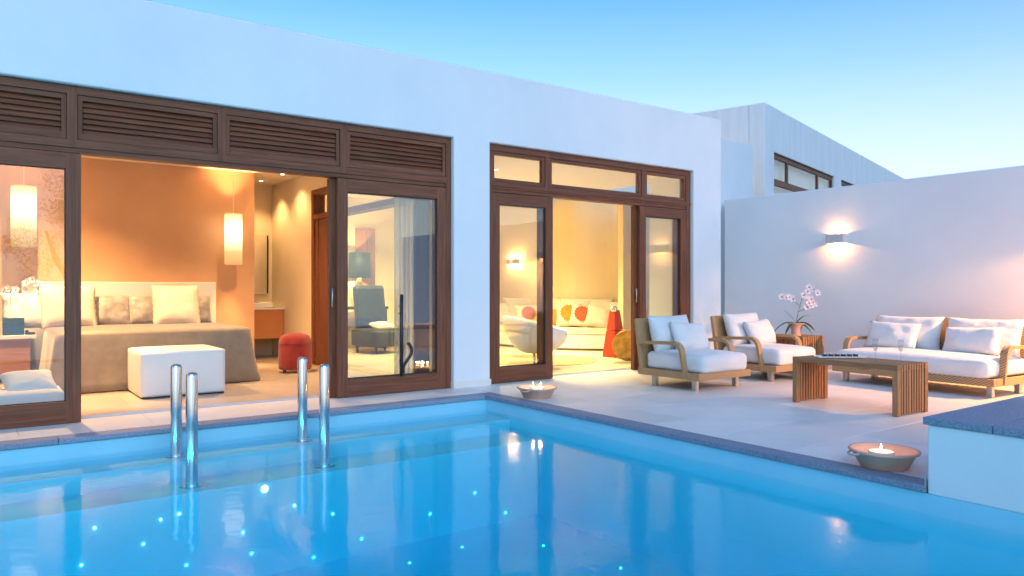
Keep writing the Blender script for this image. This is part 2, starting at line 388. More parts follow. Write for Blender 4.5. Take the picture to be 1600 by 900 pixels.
# ================================================================== THE SETTING
WX, WY, WZ = 4.50, 6.62, -.162           # pool wall faces and water level
NEAR, WEST = .55, -3.2
struct('ground', [box(-400, 400, 14, 900, -1.9, -1.7), box(12.5, 400, -14, 14, -1.9, -1.7), box(-400, -10, -14, 14, -1.9, -1.7), box(-10, 12.5, -14, 14, -1.9, -1.7)], 'ground')
struct('sea', quad((-9000, -9000, -6), (9000, -9000, -6), (9000, -13.5, -6), (-9000, -13.5, -6)), 'sea')
pool = struct('pool_basin', [box(WEST - .3, WX + .3, NEAR - .3, WY + .3, -1.35, -1.05),
    box(WX, WX + .25, NEAR - .25, WY + .25, -1.05, -.045), box(WEST, WX, WY, WY + .25, -1.05, -.045),
    box(WEST - .25, WEST, NEAR - .25, WY + .25, -1.05, -.045), box(WEST, WX, NEAR - .25, NEAR, -1.05, -.045)], 'poolpaint')
for i, (yy, zz) in enumerate(((6.17, -.195), (5.70, -.33))):
    part('pool_step', pool, box(WEST + .002, WX - .002, yy, 6.63 if i == 0 else (6.168 + .002, 5.702)[i - 1], -1.06, zz), 'poolpaint', bevel=.012)
wt = struct('pool_water', box(WEST - .02, WX + .02, NEAR - .02, WY + .02, -1.2, WZ), 'water')
# fibre optic points in the pool floor
stars = [(280, 803), (148, 825), (224, 850), (251, 812), (127, 883), (291, 883), (380, 832), (393, 865), (490, 871), (520, 803), (722, 855), (790, 801), (849, 853), (742, 770), (879, 734), (911, 767), (1010, 797), (1129, 883), (1194, 799), (1220, 853), (1020, 829), (970, 888), (1406, 888), (565, 842), (640, 880), (672, 803), (460, 790), (1100, 842)]
CA, SA = math.cos(R(36.2)), math.sin(R(36.2))
def px_on(u, v, z):
    r_ = (u - 800) / 1162; d = (CAM_H - z) * 1162 / (v - 450); return d * (SA + CA * r_), d * (CA - SA * r_)
sm = mesh_data('star_light', lathe([(0, .008), (.005, .007), (.0075, .003), (.008, 0)], 8), 'star')
def star(u, v):
    for z, ya, yb in ((-.195, 6.17, 6.62), (-.33, 5.70, 6.17), (-1.05, NEAR, 5.70)):
        x, y = px_on(u, v, z)
        if ya < y < yb and WEST < x < WX: return (x, y, z), (0, 0, 0)
    r_ = (u - 800) / 1162; d = 5.699 / (CA - SA * r_); return (d * (SA + CA * r_), 5.699, CAM_H - (v - 450) / 1162 * d), (R(90), 0, 0)
for u, v in stars:
    p_, r_ = star(u, v)
    if p_[2] > -1.06 and p_[0] < WX: link('star_light', sm, pool, p_, r_)
pl = part('underwater_lamp', pool, lathe([(0, .010), (.018, .010), (.024, .006), (.028, 0)], 20), 'poollamp', loc=(1.83, 5.698, -.385), rot=(R(90), 0, 0))

def pool_light(x, y, z, rz, e):
    t = part('pool_lamp', pool, lathe([(0, .012), (.05, .012), (.07, .008), (.075, 0)], 24), 'poollens', loc=(x, y, z), rot=(R(90), 0, rz))
    l = bpy.data.lights.new('pool_glow', 'AREA'); l.shape = 'DISK'; l.size = .24; l.energy = e; l.color = (.60, .93, 1)
    o = bpy.data.objects.new('pool_glow', l); COL.objects.link(o); o.parent = t; o.location = (0, 0, .03); o.rotation_euler = (R(180 - 60), 0, 0)
for x in (-2.2, -.3, 1.7): pool_light(x, NEAR + .001, -.8, R(180), 12)
for y in (1.6, 3.4, 5.2): pool_light(WEST + .001, y, -.8, R(90), 9)
# coping stones
cop = struct('pool_coping_bed', [box(WX + .02, WX + .155, 2.07, WY + .155, -.044, -.008), box(WEST, WX + .02, WY + .02, WY + .155, -.044, -.008)], 'grout')
x = WX - .02; y = 2.065
k = 0
while y < WY - .05:
    y2 = min(y + .98, WY - .02) if WY - .02 - y > 1.3 else WY - .02
    part('coping_stone', cop, box(WX - .02, WX + .16, y + .0015, y2 - .0015, -.04, .0), 'coping', bevel=.006); y = y2
part('coping_stone', cop, box(WX - .02, WX + .16, WY - .0185, WY + .16, -.04, .0), 'coping', bevel=.006)
x = WX - .02
while x > WEST:
    part('coping_stone', cop, box(x - .98, x - .003, WY - .02, WY + .16, -.04, .0), 'coping', bevel=.006); x -= .98

# paving: a grout bed with single limestone tiles in running bond
ty, tx = .64, .96
tiles = {}
def tile_mesh(w_, d_, mt):
    k_ = (round(w_, 3), round(d_, 3), mt)
    if k_ not in tiles: tiles[k_] = mesh_data('paving_tile', box(0, w_ - .003, 0, d_ - .003, -.02, 0), mt, bevel=.001, seg=1)
    return tiles[k_]
def pave(parent, x0, x1, y0, y1, ox, oy, mt='tile'):
    r_ = math.floor((y0 - oy) / ty)
    while oy + r_ * ty < y1 - .01:
        a, b = max(y0, oy + r_ * ty), min(y1, oy + (r_ + 1) * ty)
        off = ox + (r_ % 2) * tx / 2; c_ = math.floor((x0 - off) / tx)
        while off + c_ * tx < x1 - .01:
            p, q = max(x0, off + c_ * tx), min(x1, off + (c_ + 1) * tx)
            if b - a > .03 and q - p > .03: link('paving_tile', tile_mesh(q - p, b - a, mt), parent, (p + .002, a + .002, random.uniform(-.0004, .0004)))
            c_ += 1
        r_ += 1
ter = struct('terrace', [box(WX + .16, 9.85, 2.06, 7.5, -.3, -.005), box(WEST - 1, WX + .16, WY + .16, 7.5, -.3, -.005)], 'grout')
pave(ter, WX + .162, 9.845, 2.065, 7.5, 5.12, 3.09)
pave(ter, -2.2, WX + .16, WY + .162, 7.5, 5.12, 3.09)
rdk = struct('rear_deck', [box(-9, WEST - .26, -13, 7.4, -.3, -.004), box(WEST - .25, 4.2, -13, NEAR - .02, -.03, .0), box(4.2, 12, -13, -.2, -.3, .0)], 'tile')
bfl = struct('bedroom_floor', box(-3, 4.2, 7.58, 13.2, -.3, -.005), 'grout')
pave(bfl, -1.2, 4.2, 7.59, 12.7, 5.12, 3.09, 'floor_tile')
lfl = struct('living_room_floor', box(4.2, 11, 7.58, 14.2, -.3, -.005), 'grout')
pave(lfl, 4.202, 10.2, 7.59, 13.4, 5.12, 3.09, 'floor_tile')

# ------------------------------------------------------------------ villa
V0 = thing('villa', 'long white plastered villa with dark wooden sliding doors and lit rooms', 'building')
FY = 7.25; OT = 2.875
part('front_wall', V0, wall_holes(-6, 9.25, 0, 3.71, FY, 7.58, [(-1.77, 4.485, 0, OT), (4.985, 8.62, 0, OT)]), 'plaster', bevel=.018, seg=3, weld=True)
part('roof', V0, box(-6, 9.24, 7.58, 14, 2.9, 3.3), 'ceiling')
part('end_wall', V0, box(8.9, 9.24, 7.581, 8.4, 0, 3.69), 'plaster', bevel=.01)
for a, b in ((4.475, 4.995), (8.61, 9.26)):
    part('plinth', V0, box(a, b, FY - .012, FY + .06, 0, .075), 'tile', bevel=.004)
FR = 7.305                                # front of the window frames
def leaf(x0, x1, y, z0=.005, z1=2.295, st=.115, tr=.135, br=.185, handle=None, th=.058):
    d = framed('sliding_door', V0, x0, x1, z0, z1, y, y + th, [(x0 + st, x1 - st, z0 + br, z1 - tr)])
    part('pane', d, box(x0 + st - .005, x1 - st + .005, y + .026, y + .036, z0 + br - .005, z1 - tr + .005), 'glass')
    part('gasket', d, [box(x0 + st, x1 - st, y + .018, y + .024, z0 + br, z0 + br + .008), box(x0 + st, x1 - st, y + .018, y + .024, z1 - tr - .008, z1 - tr),
        box(x0 + st, x0 + st + .008, y + .018, y + .024, z0 + br + .008, z1 - tr - .008), box(x1 - st - .008, x1 - st, y + .018, y + .024, z0 + br + .008, z1 - tr - .008)], 'black')
    if handle is not None:
        part('handle', d, [tube([(handle, y - .03, .95), (handle, y - .03, 1.15)], .009), tube([(handle, y - .03, .98), (handle, y, .98)], .006), tube([(handle, y - .03, 1.12), (handle, y, 1.12)], .006)], 'steel', smooth=True)
    return d
# first opening: frame, louvre panels, doors
FW = .13
mc = [.716 + 1.227 * i for i in range(-1, 3)]
ends = [-1.69] + [q for c in mc for q in (c - .038, c + .038)] + [4.415]
framed('door_frame', V0, -1.76, 4.482, 0, 2.868, FR, FR + FW, [(-1.69, 4.415, 0, 2.345)] + [(ends[i], ends[i + 1], 2.415, 2.80) for i in range(0, 10, 2)], cols=[(ends[i], ends[i + 1]) for i in range(0, 10, 2)])
part('head_track', V0, box(-1.69, 4.415, FR + .012, FR + FW, 2.302, 2.345), 'dark_x', bevel=.003)
for i in range(0, 10, 2):
    a, b = ends[i] + .003, ends[i + 1] - .003
    lp = framed('louvre_panel', V0, a, b, 2.418, 2.798, FR + .014, FR + .06, [(a + .037, b - .037, 2.472, 2.755)], bevel=.003)
    part('backing', lp, box(a + .03, b - .03, FR + .075, FR + .09, 2.43, 2.78), 'black')  # black board added to keep room light from leaking between the slats
    for q in range(6):
        z = 2.494 + q * .0475
        part('slat', lp, shift(box(-(b - a) / 2 + .038, (b - a) / 2 - .038, -.004, .004, -.027, .027), ((a + b) / 2, FR + .043, z), (R(-28), 0, 0)), 'dark_x', bevel=.002, seg=1)
leaf(-.52, .783, FR)
leaf(-1.68, -.45, FR + .066)
leaf(3.10, 4.412, FR)
leaf(3.035, 4.412, FR + .066, handle=3.06)
part('threshold', V0, [box(-1.69, 4.48, 7.50, 7.58, -.01, .012), box(-1.69, 4.48, 7.525, 7.535, .012, .02)], 'alu')
# sculpted pull fixed to the parked door
pull = part('door_pull', V0, [tube([(3.82, FR - .045, .19), (3.82, FR - .045, 1.08)], .02), tube([(3.82, FR - .045, .95), (3.82, FR + .02, .95)], .008), tube([(3.82, FR - .045, .87), (3.82, FR + .02, .87)], .008)], 'black', smooth=True)
part('scroll', pull, ribbon([(3.86 + .055 * math.sin(t * 5.2 - 2.2) + .03, FR - .045, .22 + .33 * t) for t in [i / 14 for i in range(15)]], .014, .035, 1), 'black')
# second opening
tp = ((5.052, 5.868), (5.942, 7.593), (7.667, 8.518))
framed('door_frame', V0, 4.99, 8.612, 0, 2.868, FR, FR + FW, [(5.05, 8.52, 0, 2.345), (5.05, 5.87, 2.425, 2.795), (5.94, 7.595, 2.425, 2.795), (7.665, 8.52, 2.425, 2.795)], cols=tp)
part('drip_moulding', V0, box(4.985, 8.615, FR - .012, FR + .001, 2.37, 2.395), 'dark_x', bevel=.003)
part('head_track', V0, box(5.05, 8.52, FR + .012, FR + FW, 2.302, 2.345), 'dark_x', bevel=.003)
for a, b in tp:
    tw = framed('transom_window', V0, a, b, 2.428, 2.792, FR + .012, FR + .07, [(a + .042, b - .042, 2.47, 2.75)], bevel=.003)
    part('pane', tw, box(a + .038, b - .038, FR + .036, FR + .046, 2.465, 2.755), 'glass')
leaf(5.05, 5.99, FR)
leaf(5.055, 5.94, FR + .066)
leaf(7.56, 8.515, FR)
leaf(7.50, 8.47, FR + .066, handle=7.525)
part('threshold', V0, [box(5.05, 8.55, 7.50, 7.58, -.01, .012), box(5.05, 8.55, 7.525, 7.535, .012, .02)], 'alu')
# rooms
part('bedroom_back_wall', V0, box(-3, 3.52, 11.45, 11.65, 0, 2.9), 'peach_wall')
part('bedroom_side_wall', V0, box(-3.2, -3, 7.58, 11.65, 0, 2.9), 'inner_wall')
part('bathroom_wall', V0, [box(2.0, 4.2, 12.7, 12.9, 0, 2.9), box(1.9, 2.0, 11.65, 12.9, 0, 2.9)], 'inner_wall')
part('dividing_wall', V0, [box(4.2, 4.34, 10.84, 14.0, 0, 2.9), box(4.2, 4.34, 7.585, 10.84, 2.62, 2.9)], 'inner_wall')
framed('inner_door_frame', V0, 7.59, 10.838, 0, 2.618, -4.36, -4.18, [(7.66, 10.74, 0, 2.17), (7.66, 10.74, 2.25, 2.55)], turn=True, mats=('dark_z', 'dark_y'))
part('inner_pane', V0, box(4.262, 4.270, 7.66, 10.74, 2.25, 2.55), 'glass')
idl = part('inner_sliding_door', V0, [box(4.20, 4.25, 9.86, 9.98, .005, 2.165), box(4.20, 4.25, 10.62, 10.735, .005, 2.165)], 'dark_z', bevel=.004)
part('door_panel', idl, box(4.21, 4.24, 9.98, 10.62, .01, 2.16), 'dark_z')
part('handle', idl, [tube([(4.17, 9.92, .95), (4.17, 9.92, 1.15)], .009), tube([(4.17, 9.92, .98), (4.2, 9.92, .98)], .006), tube([(4.17, 9.92, 1.12), (4.2, 9.92, 1.12)], .006)], 'steel', smooth=True)
part('living_room_back_wall', V0, box(4.34, 9.6, 13.4, 13.6, 0, 2.9), 'inner_wall')
part('jamb_wall', V0, box(9.52, 10.4, 9.62, 9.75, 0, 2.9), 'inner_wall')
# curved wall behind the built-in bench
def smooth_line(P, n):
    P = [Vector(p) for p in P]; out = []
    Q = [P[0] * 2 - P[1]] + P + [P[-1] * 2 - P[-2]]
    for i in range(1, len(Q) - 2):
        for k_ in range(n):
            t = k_ / n; a, b, c, d = Q[i - 1], Q[i], Q[i + 1], Q[i + 2]
            out.append(.5 * ((2 * b) + (c - a) * t + (2 * a - 5 * b + 4 * c - d) * t * t + (3 * b - a - 3 * c + d) * t ** 3))
    return out + [P[-1]]
front = smooth_line([(8.36, 13.39), (8.50, 12.1), (8.76, 10.8), (9.10, 10.27), (9.45, 9.93), (9.515, 9.77)], 8)
def offset(line, d):
    out = []
    for i, p in enumerate(line):
        t = (line[min(i + 1, len(line) - 1)] - line[max(i - 1, 0)]).normalized(); out.append(p + Vector((-t.y, t.x)) * d)
    return out
backl = offset(front, .82)
part('curved_wall', V0, prism([tuple(p) for p in backl] + [(12, 9.76), (12, 13.39)], 0, 2.9), 'inner_wall')
bench = part('built_in_bench', V0, prism([tuple(p) for p in front] + [tuple(p) for p in backl][::-1], .04, .295), 'plaster', bevel=.01)
part('bench_plinth', bench, prism([tuple(p) for p in offset(front, .04)] + [tuple(p) for p in backl][::-1], 0, .04), 'taupe')
part('seat_pad', bench, prism([tuple(p) for p in offset(front, -.015)] + [tuple(p) for p in backl][::-1], .302, .41), 'cream', bevel=.02, seg=3)

# ------------------------------------------------------------------ garden wall, low planter wall, neighbour
gw = thing('garden_wall', 'plain white garden wall behind the sofa with a lit sconce', 'wall', (9.85, 0, 0))
part('wall', gw, box(0, .3, -4, 7.66, -.3, 2.57), 'plaster', bevel=.02, seg=3)
part('skirting', gw, box(-.012, .05, -.2, 7.24, 0, .075), 'tile', bevel=.003)
lw = thing('planter_wall', 'low white planter wall with blue-grey stone cap at the pool end', 'wall', (WX, 0, 0))
part('wall', lw, [box(0, .22, .0, 2.06, -.045, .355), box(.22, 5.34, 1.85, 2.06, -.0, .355), box(.22, 5.34, .0, .2, 0, .355), box(5.14, 5.34, .2, 1.85, 0, .355)], 'plaster', bevel=.008)
x = -.035; k = 0
for a, b in ((-.012, 1.2), (1.2, 2.45), (2.45, 3.7), (3.7, 5.34)):
    part('cap_stone', lw, box(a + .0015, b - .0015, 1.72, 2.085, .355, .40), 'coping', bevel=.008)
for a, b in ((-.02, .6), (.6, 1.21), (1.21, 1.7185)):
    part('cap_stone', lw, box(-.012, .53, a + .0015, b - .0015, .355, .40), 'coping', bevel=.008)
part('soil', lw, box(.53, 5.14, .2, 1.72, .0, .33), 'pebble')
pb = [shift(lathe([(0, -.5), (.6, -.35), (.9, 0), (.6, .38), (0, .5)], 6), (random.uniform(.58, 1.6), random.uniform(.9, 1.68), .335), (random.random(), random.random(), random.random() * 6), (random.uniform(.02, .045),) * 2 + (random.uniform(.02, .03),)) for i in range(260)]
o = part('pebbles', lw, pb, 'pebble', smooth=True); o['kind'] = 'stuff'
part('hinge', lw, [box(-.012, -.002, 2.064, 2.072, -.03, .06), box(-.026, -.012, 2.062, 2.076, -.035, -.02)], 'steel')

nb = thing('neighbouring_villa', 'higher white neighbouring villa with weathered parapet and a dark wood window', 'building', (11.59, 8.12, 0), R(15.3))
part('front_wall', nb, wall_holes(0, 14, -1, 4.5, 0, .3, [(.49, 4.43, .8, 3.67), (5.0, 8.9, .8, 3.67)]), 'streaky', bevel=.02, weld=True)
part('side_wall', nb, box(0, .3, .3, 9, -1, 4.5), 'streaky', bevel=.02)
part('roof', nb, box(.3, 13.9, .3, 9, 4.0, 4.2), 'ceiling')
part('inner_wall', nb, box(.31, 13, 2.5, 2.6, -1, 4.0), 'plaster')
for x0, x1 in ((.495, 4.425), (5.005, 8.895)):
    part('sky_reflection_sheet', nb, box(x0 + .02, x1 - .02, .21, .22, .85, 3.6), 'linen')  # added white sheet behind the glass, stands in for bright sky reflected in the panes
    fr = framed('window', nb, x0, x1, .8, 3.66, .05, .10, [(x0 + .05, x1 - .05, 1.0, 3.08), (x0 + .07, x0 + .85, 3.2, 3.58), (x0 + .93, x1 - 1.12, 3.2, 3.58), (x1 - 1.04, x1 - .07, 3.2, 3.58)], cols=[(x0 + .07, x0 + .85), (x0 + .93, x1 - 1.12), (x1 - 1.04, x1 - .07)])
    part('pane', fr, box(x0 + .03, x1 - .03, .07, .08, .95, 3.62), 'glass')
sw = thing('step_wall', 'narrow white wall stub between the villa end and the neighbouring villa', 'wall', (9.26, 7.70, 0), R(8))
part('wall', sw, box(0, 1.75, 0, .3, 0, 3.62), 'plaster', bevel=.015)

# ------------------------------------------------------------------ wall sconces
sc0 = thing('wall_sconce', 'small pale grey up-and-down sconce glowing on the garden wall', 'wall light', (9.85, 5.71, 1.84))
part('body', sc0, [box(-.112, -.104, -.13, .13, -.065, .065), box(-.104, 0, -.13, -.123, -.065, .065), box(-.104, 0, .123, .13, -.065, .065), box(-.104, 0, -.123, .123, -.004, .004)], 'sconce', bevel=.002, seg=1)
for s_ in (1, -1):
    part('bulb', sc0, shift(tube([(0, -.05, 0), (0, .05, 0)], .008, 8), (-.04, 0, .02 * s_)), 'lens')
sc1 = copy_tree(sc0); sc1.location = (9.85, 2.35, 1.84); sc1['label'] = 'matching up-and-down sconce on the garden wall beyond the sofa arm'
lamp('down_light', sc0, 'POINT', (-.04, 0, -.034), 8, SCN, size=.012)
lamp('up_light', sc0, 'POINT', (-.04, 0, .034), 4, SCN, size=.012)
lamp('down_light', sc1, 'POINT', (-.05, 0, -.034), 250, SCN, size=.012)
lamp('up_light', sc1, 'POINT', (-.05, 0, .034), 12, SCN, size=.012)
sc0['group'] = sc1['group'] = 'sconces on the garden wall'

# ------------------------------------------------------------------ outdoor seats
def seat(name, label, cat, W, D, loc, rz, group=None, ncush=1):
    t = thing(name, label, cat, loc, rz, group)
    h = W / 2
    part('base_frame', t, [box(-h, h, 0, .045, .125, .205), box(-h, h, D - .12, D - .075, .125, .205), box(-h, -h + .045, .045, D - .12, .125, .205), box(h - .045, h, .045, D - .12, .125, .205)], 'wicker', bevel=.008)
    part('seat_deck', t, box(-h + .045, h - .045, .045, D - .12, .15, .19), 'black')
    part('backrest', t, shift(box(-h, h, -.025, .025, 0, .62), (0, D - .125, .17), (R(-9), 0, 0)), 'wicker', bevel=.012)
    lm = mesh_data('leg', box(-.028, .028, -.028, .028, 0, .126), 'steel', bevel=.004)
    for lx, ly in ((-h + .10, .14), (h - .10, .14), (-h + .10, D - .26), (h - .10, D - .26)): link('leg', lm, t, (lx, ly, 0))
    for s_ in (-1, 1):
        path = [(s_ * (h - .022), D - .05, .50), (s_ * (h - .022), D - .4, .515), (s_ * (h - .022), .38, .522)]
        for k_ in range(1, 8):
            a = k_ / 7 * R(82); path.append((s_ * (h - .022), .38 - .12 * math.sin(a), .522 - .12 * (1 - math.cos(a))))
        path += [(s_ * (h - .022), .235, .30), (s_ * (h - .022), .205, .135)]
        n_ = len(path); part('armrest', t, ribbon(path, [.06] * 3 + [.075] * (n_ - 3), .038), 'wicker', bevel=.006)
    return t
AR = 'wicker armchairs on the terrace'
def arm(loc, label, seed):
    t = seat('armchair', label, 'armchair', .91, 1.0, loc, 0, AR)
    part('seat_cushion', t, cushion(.80, .86, .20, .05, .03, 16, .006, 6, seed), 'fabric', smooth=True, loc=(0, .42, .195))
    part('back_cushion', t, pillow(.70, .46, .20, seed + 1, amp=.02), 'fabric', smooth=True, loc=(-.02, .74, .375), rot=(R(-14), 0, 0))
    return t
a1 = arm((6.92, 5.36, 0), 'wicker armchair with white cushions beside the open living room door', 0.3)
a2 = arm((8.33, 5.36, 0), 'wicker armchair with white cushions beside the slatted side table', 2.1)
def throw(label, loc, rot, w_, h_, t_, seed, group='white throw pillows on the terrace seats', mat='fabric'):
    o_ = part('throw_pillow', None, pillow(w_, h_, t_, seed, amp=.018), mat, smooth=True, loc=loc, rot=rot); return tag(o_, label, 'pillow', group)
throw('white throw pillow on the armchair beside the living room door', (7.0, 5.36 + .53, .395), (R(-24), R(3), R(-4)), .56, .37, .17, 4.2)
throw('white throw pillow on the armchair beside the slatted side table', (8.42, 5.36 + .53, .395), (R(-24), R(-3), R(3)), .54, .36, .17, 5.7)
SRZ = R(-94); SL = Vector((8.58, 4.17, 0))
sofa = seat('sofa', 'wicker sofa with white cushions against the garden wall', 'sofa', 1.86, 1.0, SL, SRZ)
part('seat_cushion', sofa, cushion(1.74, .86, .20, .05, .03, 20, .006, 5, 1.7), 'fabric', smooth=True, loc=(0, .42, .195))
part('back_cushion', sofa, pillow(.84, .44, .20, 7.1, amp=.022), 'fabric', smooth=True, loc=(-.43, .74, .375), rot=(R(-14), 0, R(2)))
part('back_cushion', sofa, pillow(.84, .44, .20, 8.6, amp=.022), 'fabric', smooth=True, loc=(.44, .74, .375), rot=(R(-14), 0, R(-2)))
def on_sofa(x, y, z): return SL + Matrix.Rotation(SRZ, 3, 'Z') @ Vector((x, y, z))
throw('white throw pillow on the sofa end behind the coffee table', on_sofa(-.52, .53, .395), (R(-24), R(2), SRZ + R(3)), .64, .36, .17, 9.4)
throw('white throw pillow on the sofa end near the planter wall', on_sofa(.42, .53, .395), (R(-24), R(-2), SRZ - R(2)), .64, .34, .17, 11.9)

# ------------------------------------------------------------------ slatted teak tables
def slat_table(name, label, W, L, H, loc, n, rz=0):
    t = thing(name, label, 'table', loc, rz)
    e = .055; gap = .018; sw_ = (W - 2 * e - (n + 1) * gap) / n; th = .05
    xs = [(0, e)] + [(e + gap + i * (sw_ + gap), e + gap + i * (sw_ + gap) + sw_) for i in range(n)] + [(W - e, W)]
    for i, (a, b) in enumerate(xs):
        edge = i in (0, len(xs) - 1); q = 0 if edge else .004
        part('top_slat', t, box(a, b, q, L - q, H - th, H - q * .5), 'teak_y', bevel=.003)
        for yy in (0, L - th):
            part('leg_slat', t, box(a, b, yy + q, yy + th - q, .0 if edge else .012, H - th - .0005), 'teak_z', bevel=.003)
    for yy in (.008, L - th + .008):
        part('rail', t, [box(e, W - e, yy + .006, yy + .03, .012, .05), box(e, W - e, yy + .006, yy + .03, H - th - .04, H - th - .001)], 'teak_x')
    part('crossbar', t, [box(.002, W - .002, yy, yy + .04, H - th - .018, H - th - .002) for yy in (L * .3, L * .7)], 'teak_x')
    return t
slat_table('coffee_table', 'low slatted teak coffee table in front of the sofa', .53, 1.07, .46, (6.67, 3.31, 0), 9, R(-2))
st_ = slat_table('side_table', 'square slatted teak side table carrying the terracotta orchid pot', .50, .48, .50, (8.94, 5.68, 0), 7)
for s_ in (.0,):
    for i in range(6): part('side_slat', st_, box(.012, .03, .065 + i * .06, .105 + i * .06, .02, .448), 'teak_z', bevel=.003)

# tray, sweets and flutes on the coffee table
def tab(u, v, z): 
    x, y = px_on(u, v, z); return x, y, z
tr = thing('serving_plate', 'long white serving plate holding six dark sweets on the coffee table', 'plate', (6.965, 4.02, .460), R(-38))
part('plate', tr, [box(-.23, .23, -.07, .07, .004, .012), box(-.16, .16, -.04, .04, 0, .004)], 'ceramic', bevel=.003)
part('rim', tr, [box(-.232, .232, -.073, -.064, .0122, .018), box(-.232, .232, .064, .073, .0122, .018)], 'ceramic')
for i in range(6):
    p = Matrix.Rotation(R(-38), 3, 'Z') @ Vector((-.15 + i * .06, .0, .012))
    cz = thing('canape', 'small dark chocolate square with a pale topping on the white plate', 'canape', Vector((6.965, 4.02, .460)) + p, R(-38), 'sweets on the serving plate')
    part('base', cz, box(-.02, .02, -.02, .02, .0005, .024), 'choc', bevel=.004)
    part('topping', cz, lathe([(0, .036), (.008, .035), (.014, .029), (.015, .0245), (0, .0242)], 10), 'ceramic', smooth=True)
fl = [(0, 0), (.033, .0), (.033, .002), (.006, .006), (.0035, .02), (.0035, .085), (.012, .1), (.022, .13), (.026, .16), (.024, .215), (.0232, .215), (.025, .16), (.021, .13), (.01, .102), (0, .1)]
for i, (x, y) in enumerate(((6.88, 3.62), (6.95, 3.42))):
    f_ = thing('champagne_flute', ('champagne flute beside the serving plate on the coffee table', 'champagne flute at the coffee table end away from the serving plate')[i], 'glass', (x, y, .4605), 0, 'champagne flutes')
    part('bowl', f_, lathe(fl, 24), 'crystal', smooth=True)
    part('wine', f_, lathe([(0, .103), (.009, .105), (.0205, .131), (.0243, .158), (0, .158)], 20), 'crystal', smooth=True)

# ------------------------------------------------------------------ orchids
def petal(w_, l_):
    v, f = [], []
    for i in range(5):
        t = i / 4; ww = w_ * math.sin(PI * (.12 + .82 * t)) ** .8
        for j in (-1, 0, 1): v.append((j * ww / 2, l_ * t, .25 * l_ * t * t - .05 * l_ * (j * j) * t))
    for i in range(4):
        for j in range(2): a = i * 3 + j; f.append((a, a + 1, a + 4, a + 3))
    return v, f
def flower_meshes(r_):
    pe = []
    for k_ in range(5):
        pe.append(shift(petal(r_ * (1.0 if k_ in (1, 4) else .62), r_), (0, 0, 0), (R(12), 0, k_ * 2 * PI / 5)))
    return mesh_data('flower', pe, 'petal', smooth=True), mesh_data('lip', shift(lathe([(0, .5), (.5, .2), (.6, -.1), (0, -.2)], 8), (0, -.08 * r_, .14 * r_), (.6, 0, 0), (r_ * .3, r_ * .38, r_ * .3)), 'lip', smooth=True)
def strap(base, az, ln, wd, rise, droop):
    path = []; v, f = [], []
    for i in range(9):
        t = i / 8; r_ = ln * t; z = rise * t - droop * t * t
        ww = wd * math.sin(PI * min(1, .16 + .84 * t)) ** .7 + .002
        c = Vector((math.cos(az) * r_, math.sin(az) * r_, z)) + Vector(base); s_ = Vector((-math.sin(az), math.cos(az), 0))
        for j in (-1, 0, 1): v.append(tuple(c + s_ * j * ww / 2 + Vector((0, 0, .18 * ww * abs(j)))))
    for i in range(8):
        for j in range(2): a = i * 3 + j; f.append((a, a + 1, a + 4, a + 3))
    return v, f
def orchid(name, label, loc, rz, stems, pot, leaves, fr, ztop, cat='plant'):
    t = thing(name, label, cat, loc, rz); pot(t)
    for lf in leaves: part('leaf', t, strap(*lf), 'leaf', smooth=True)
    fm, lm = flower_meshes(fr)
    for path, fl_ in stems:
        P = smooth_line(path, 6); part('stem', t, tube([tuple(p) for p in P], .004, 6), 'stem', smooth=True)
        for p, az in fl_:
            fo = link('flower', fm, t, p, (R(80) + random.uniform(-.2, .2), random.uniform(-.3, .3), az)); link('lip', lm, fo)
    return t
def clay(t):
    part('pot', t, lathe([(0, 0), (.062, 0), (.066, .01), (.062, .07), (.075, .12), (.105, .165), (.112, .172), (.104, .176), (.092, .165), (.06, .11), (0, .105)], 28), 'terracotta', smooth=True)
    part('compost', t, disc(.085, .155, 20), 'bark')
cf = R(-130)   # flowers look towards the pool
orchid('potted_orchid', 'pale pink orchid in a flared terracotta pot on the side table', (9.06, 5.86, .5), 0,
    [([(0, 0, .15), (.02, -.01, .28), (.06, -.03, .44), (.10, -.05, .56), (.20, -.09, .62), (.28, -.13, .58)],
      [((.09, -.06, .555), cf + PI / 2), ((.13, -.09, .60), cf + 1.7), ((.18, -.10, .635), cf + 1.5), ((.23, -.12, .63), cf + 1.3), ((.27, -.15, .58), cf + 1.6), ((.15, -.10, .66), cf + 1.5), ((.12, -.06, .53), cf + 1.9), ((.20, -.10, .50), cf + 1.5)]),
     ([(.06, -.03, .40), (.0, .02, .46), (-.10, .09, .53)], [((-.02, .03, .50), cf + 1.3), ((-.07, .06, .525), cf + 1.6), ((-.11, .08, .52), cf + 1.9), ((-.15, .12, .53), cf + 1.6)]),
     ([(.04, -.02, .33), (.11, -.07, .37), (.19, -.12, .42)], [((.13, -.08, .39), cf + 1.5), ((.17, -.11, .41), cf + 1.8), ((.22, -.14, .43), cf + 1.4), ((.15, -.10, .44), cf + 1.6), ((.19, -.13, .455), cf + 1.5)])],
    clay, [((0, 0, .16), R(150), .34, .055, .16, .30), ((0, 0, .16), R(185), .30, .05, .10, .25), ((0, 0, .16), R(-35), .26, .11, .10, .20), ((0, 0, .16), R(-70), .22, .10, .06, .22), ((0, 0, .17), R(120), .16, .035, .26, .08), ((0, 0, .17), R(-20), .22, .035, .24, .14)], .052, .6)
def bluesq(t): part('pot', t, [box(-.11, .11, -.11, .11, 0, .21)], 'bluepot', bevel=.008)

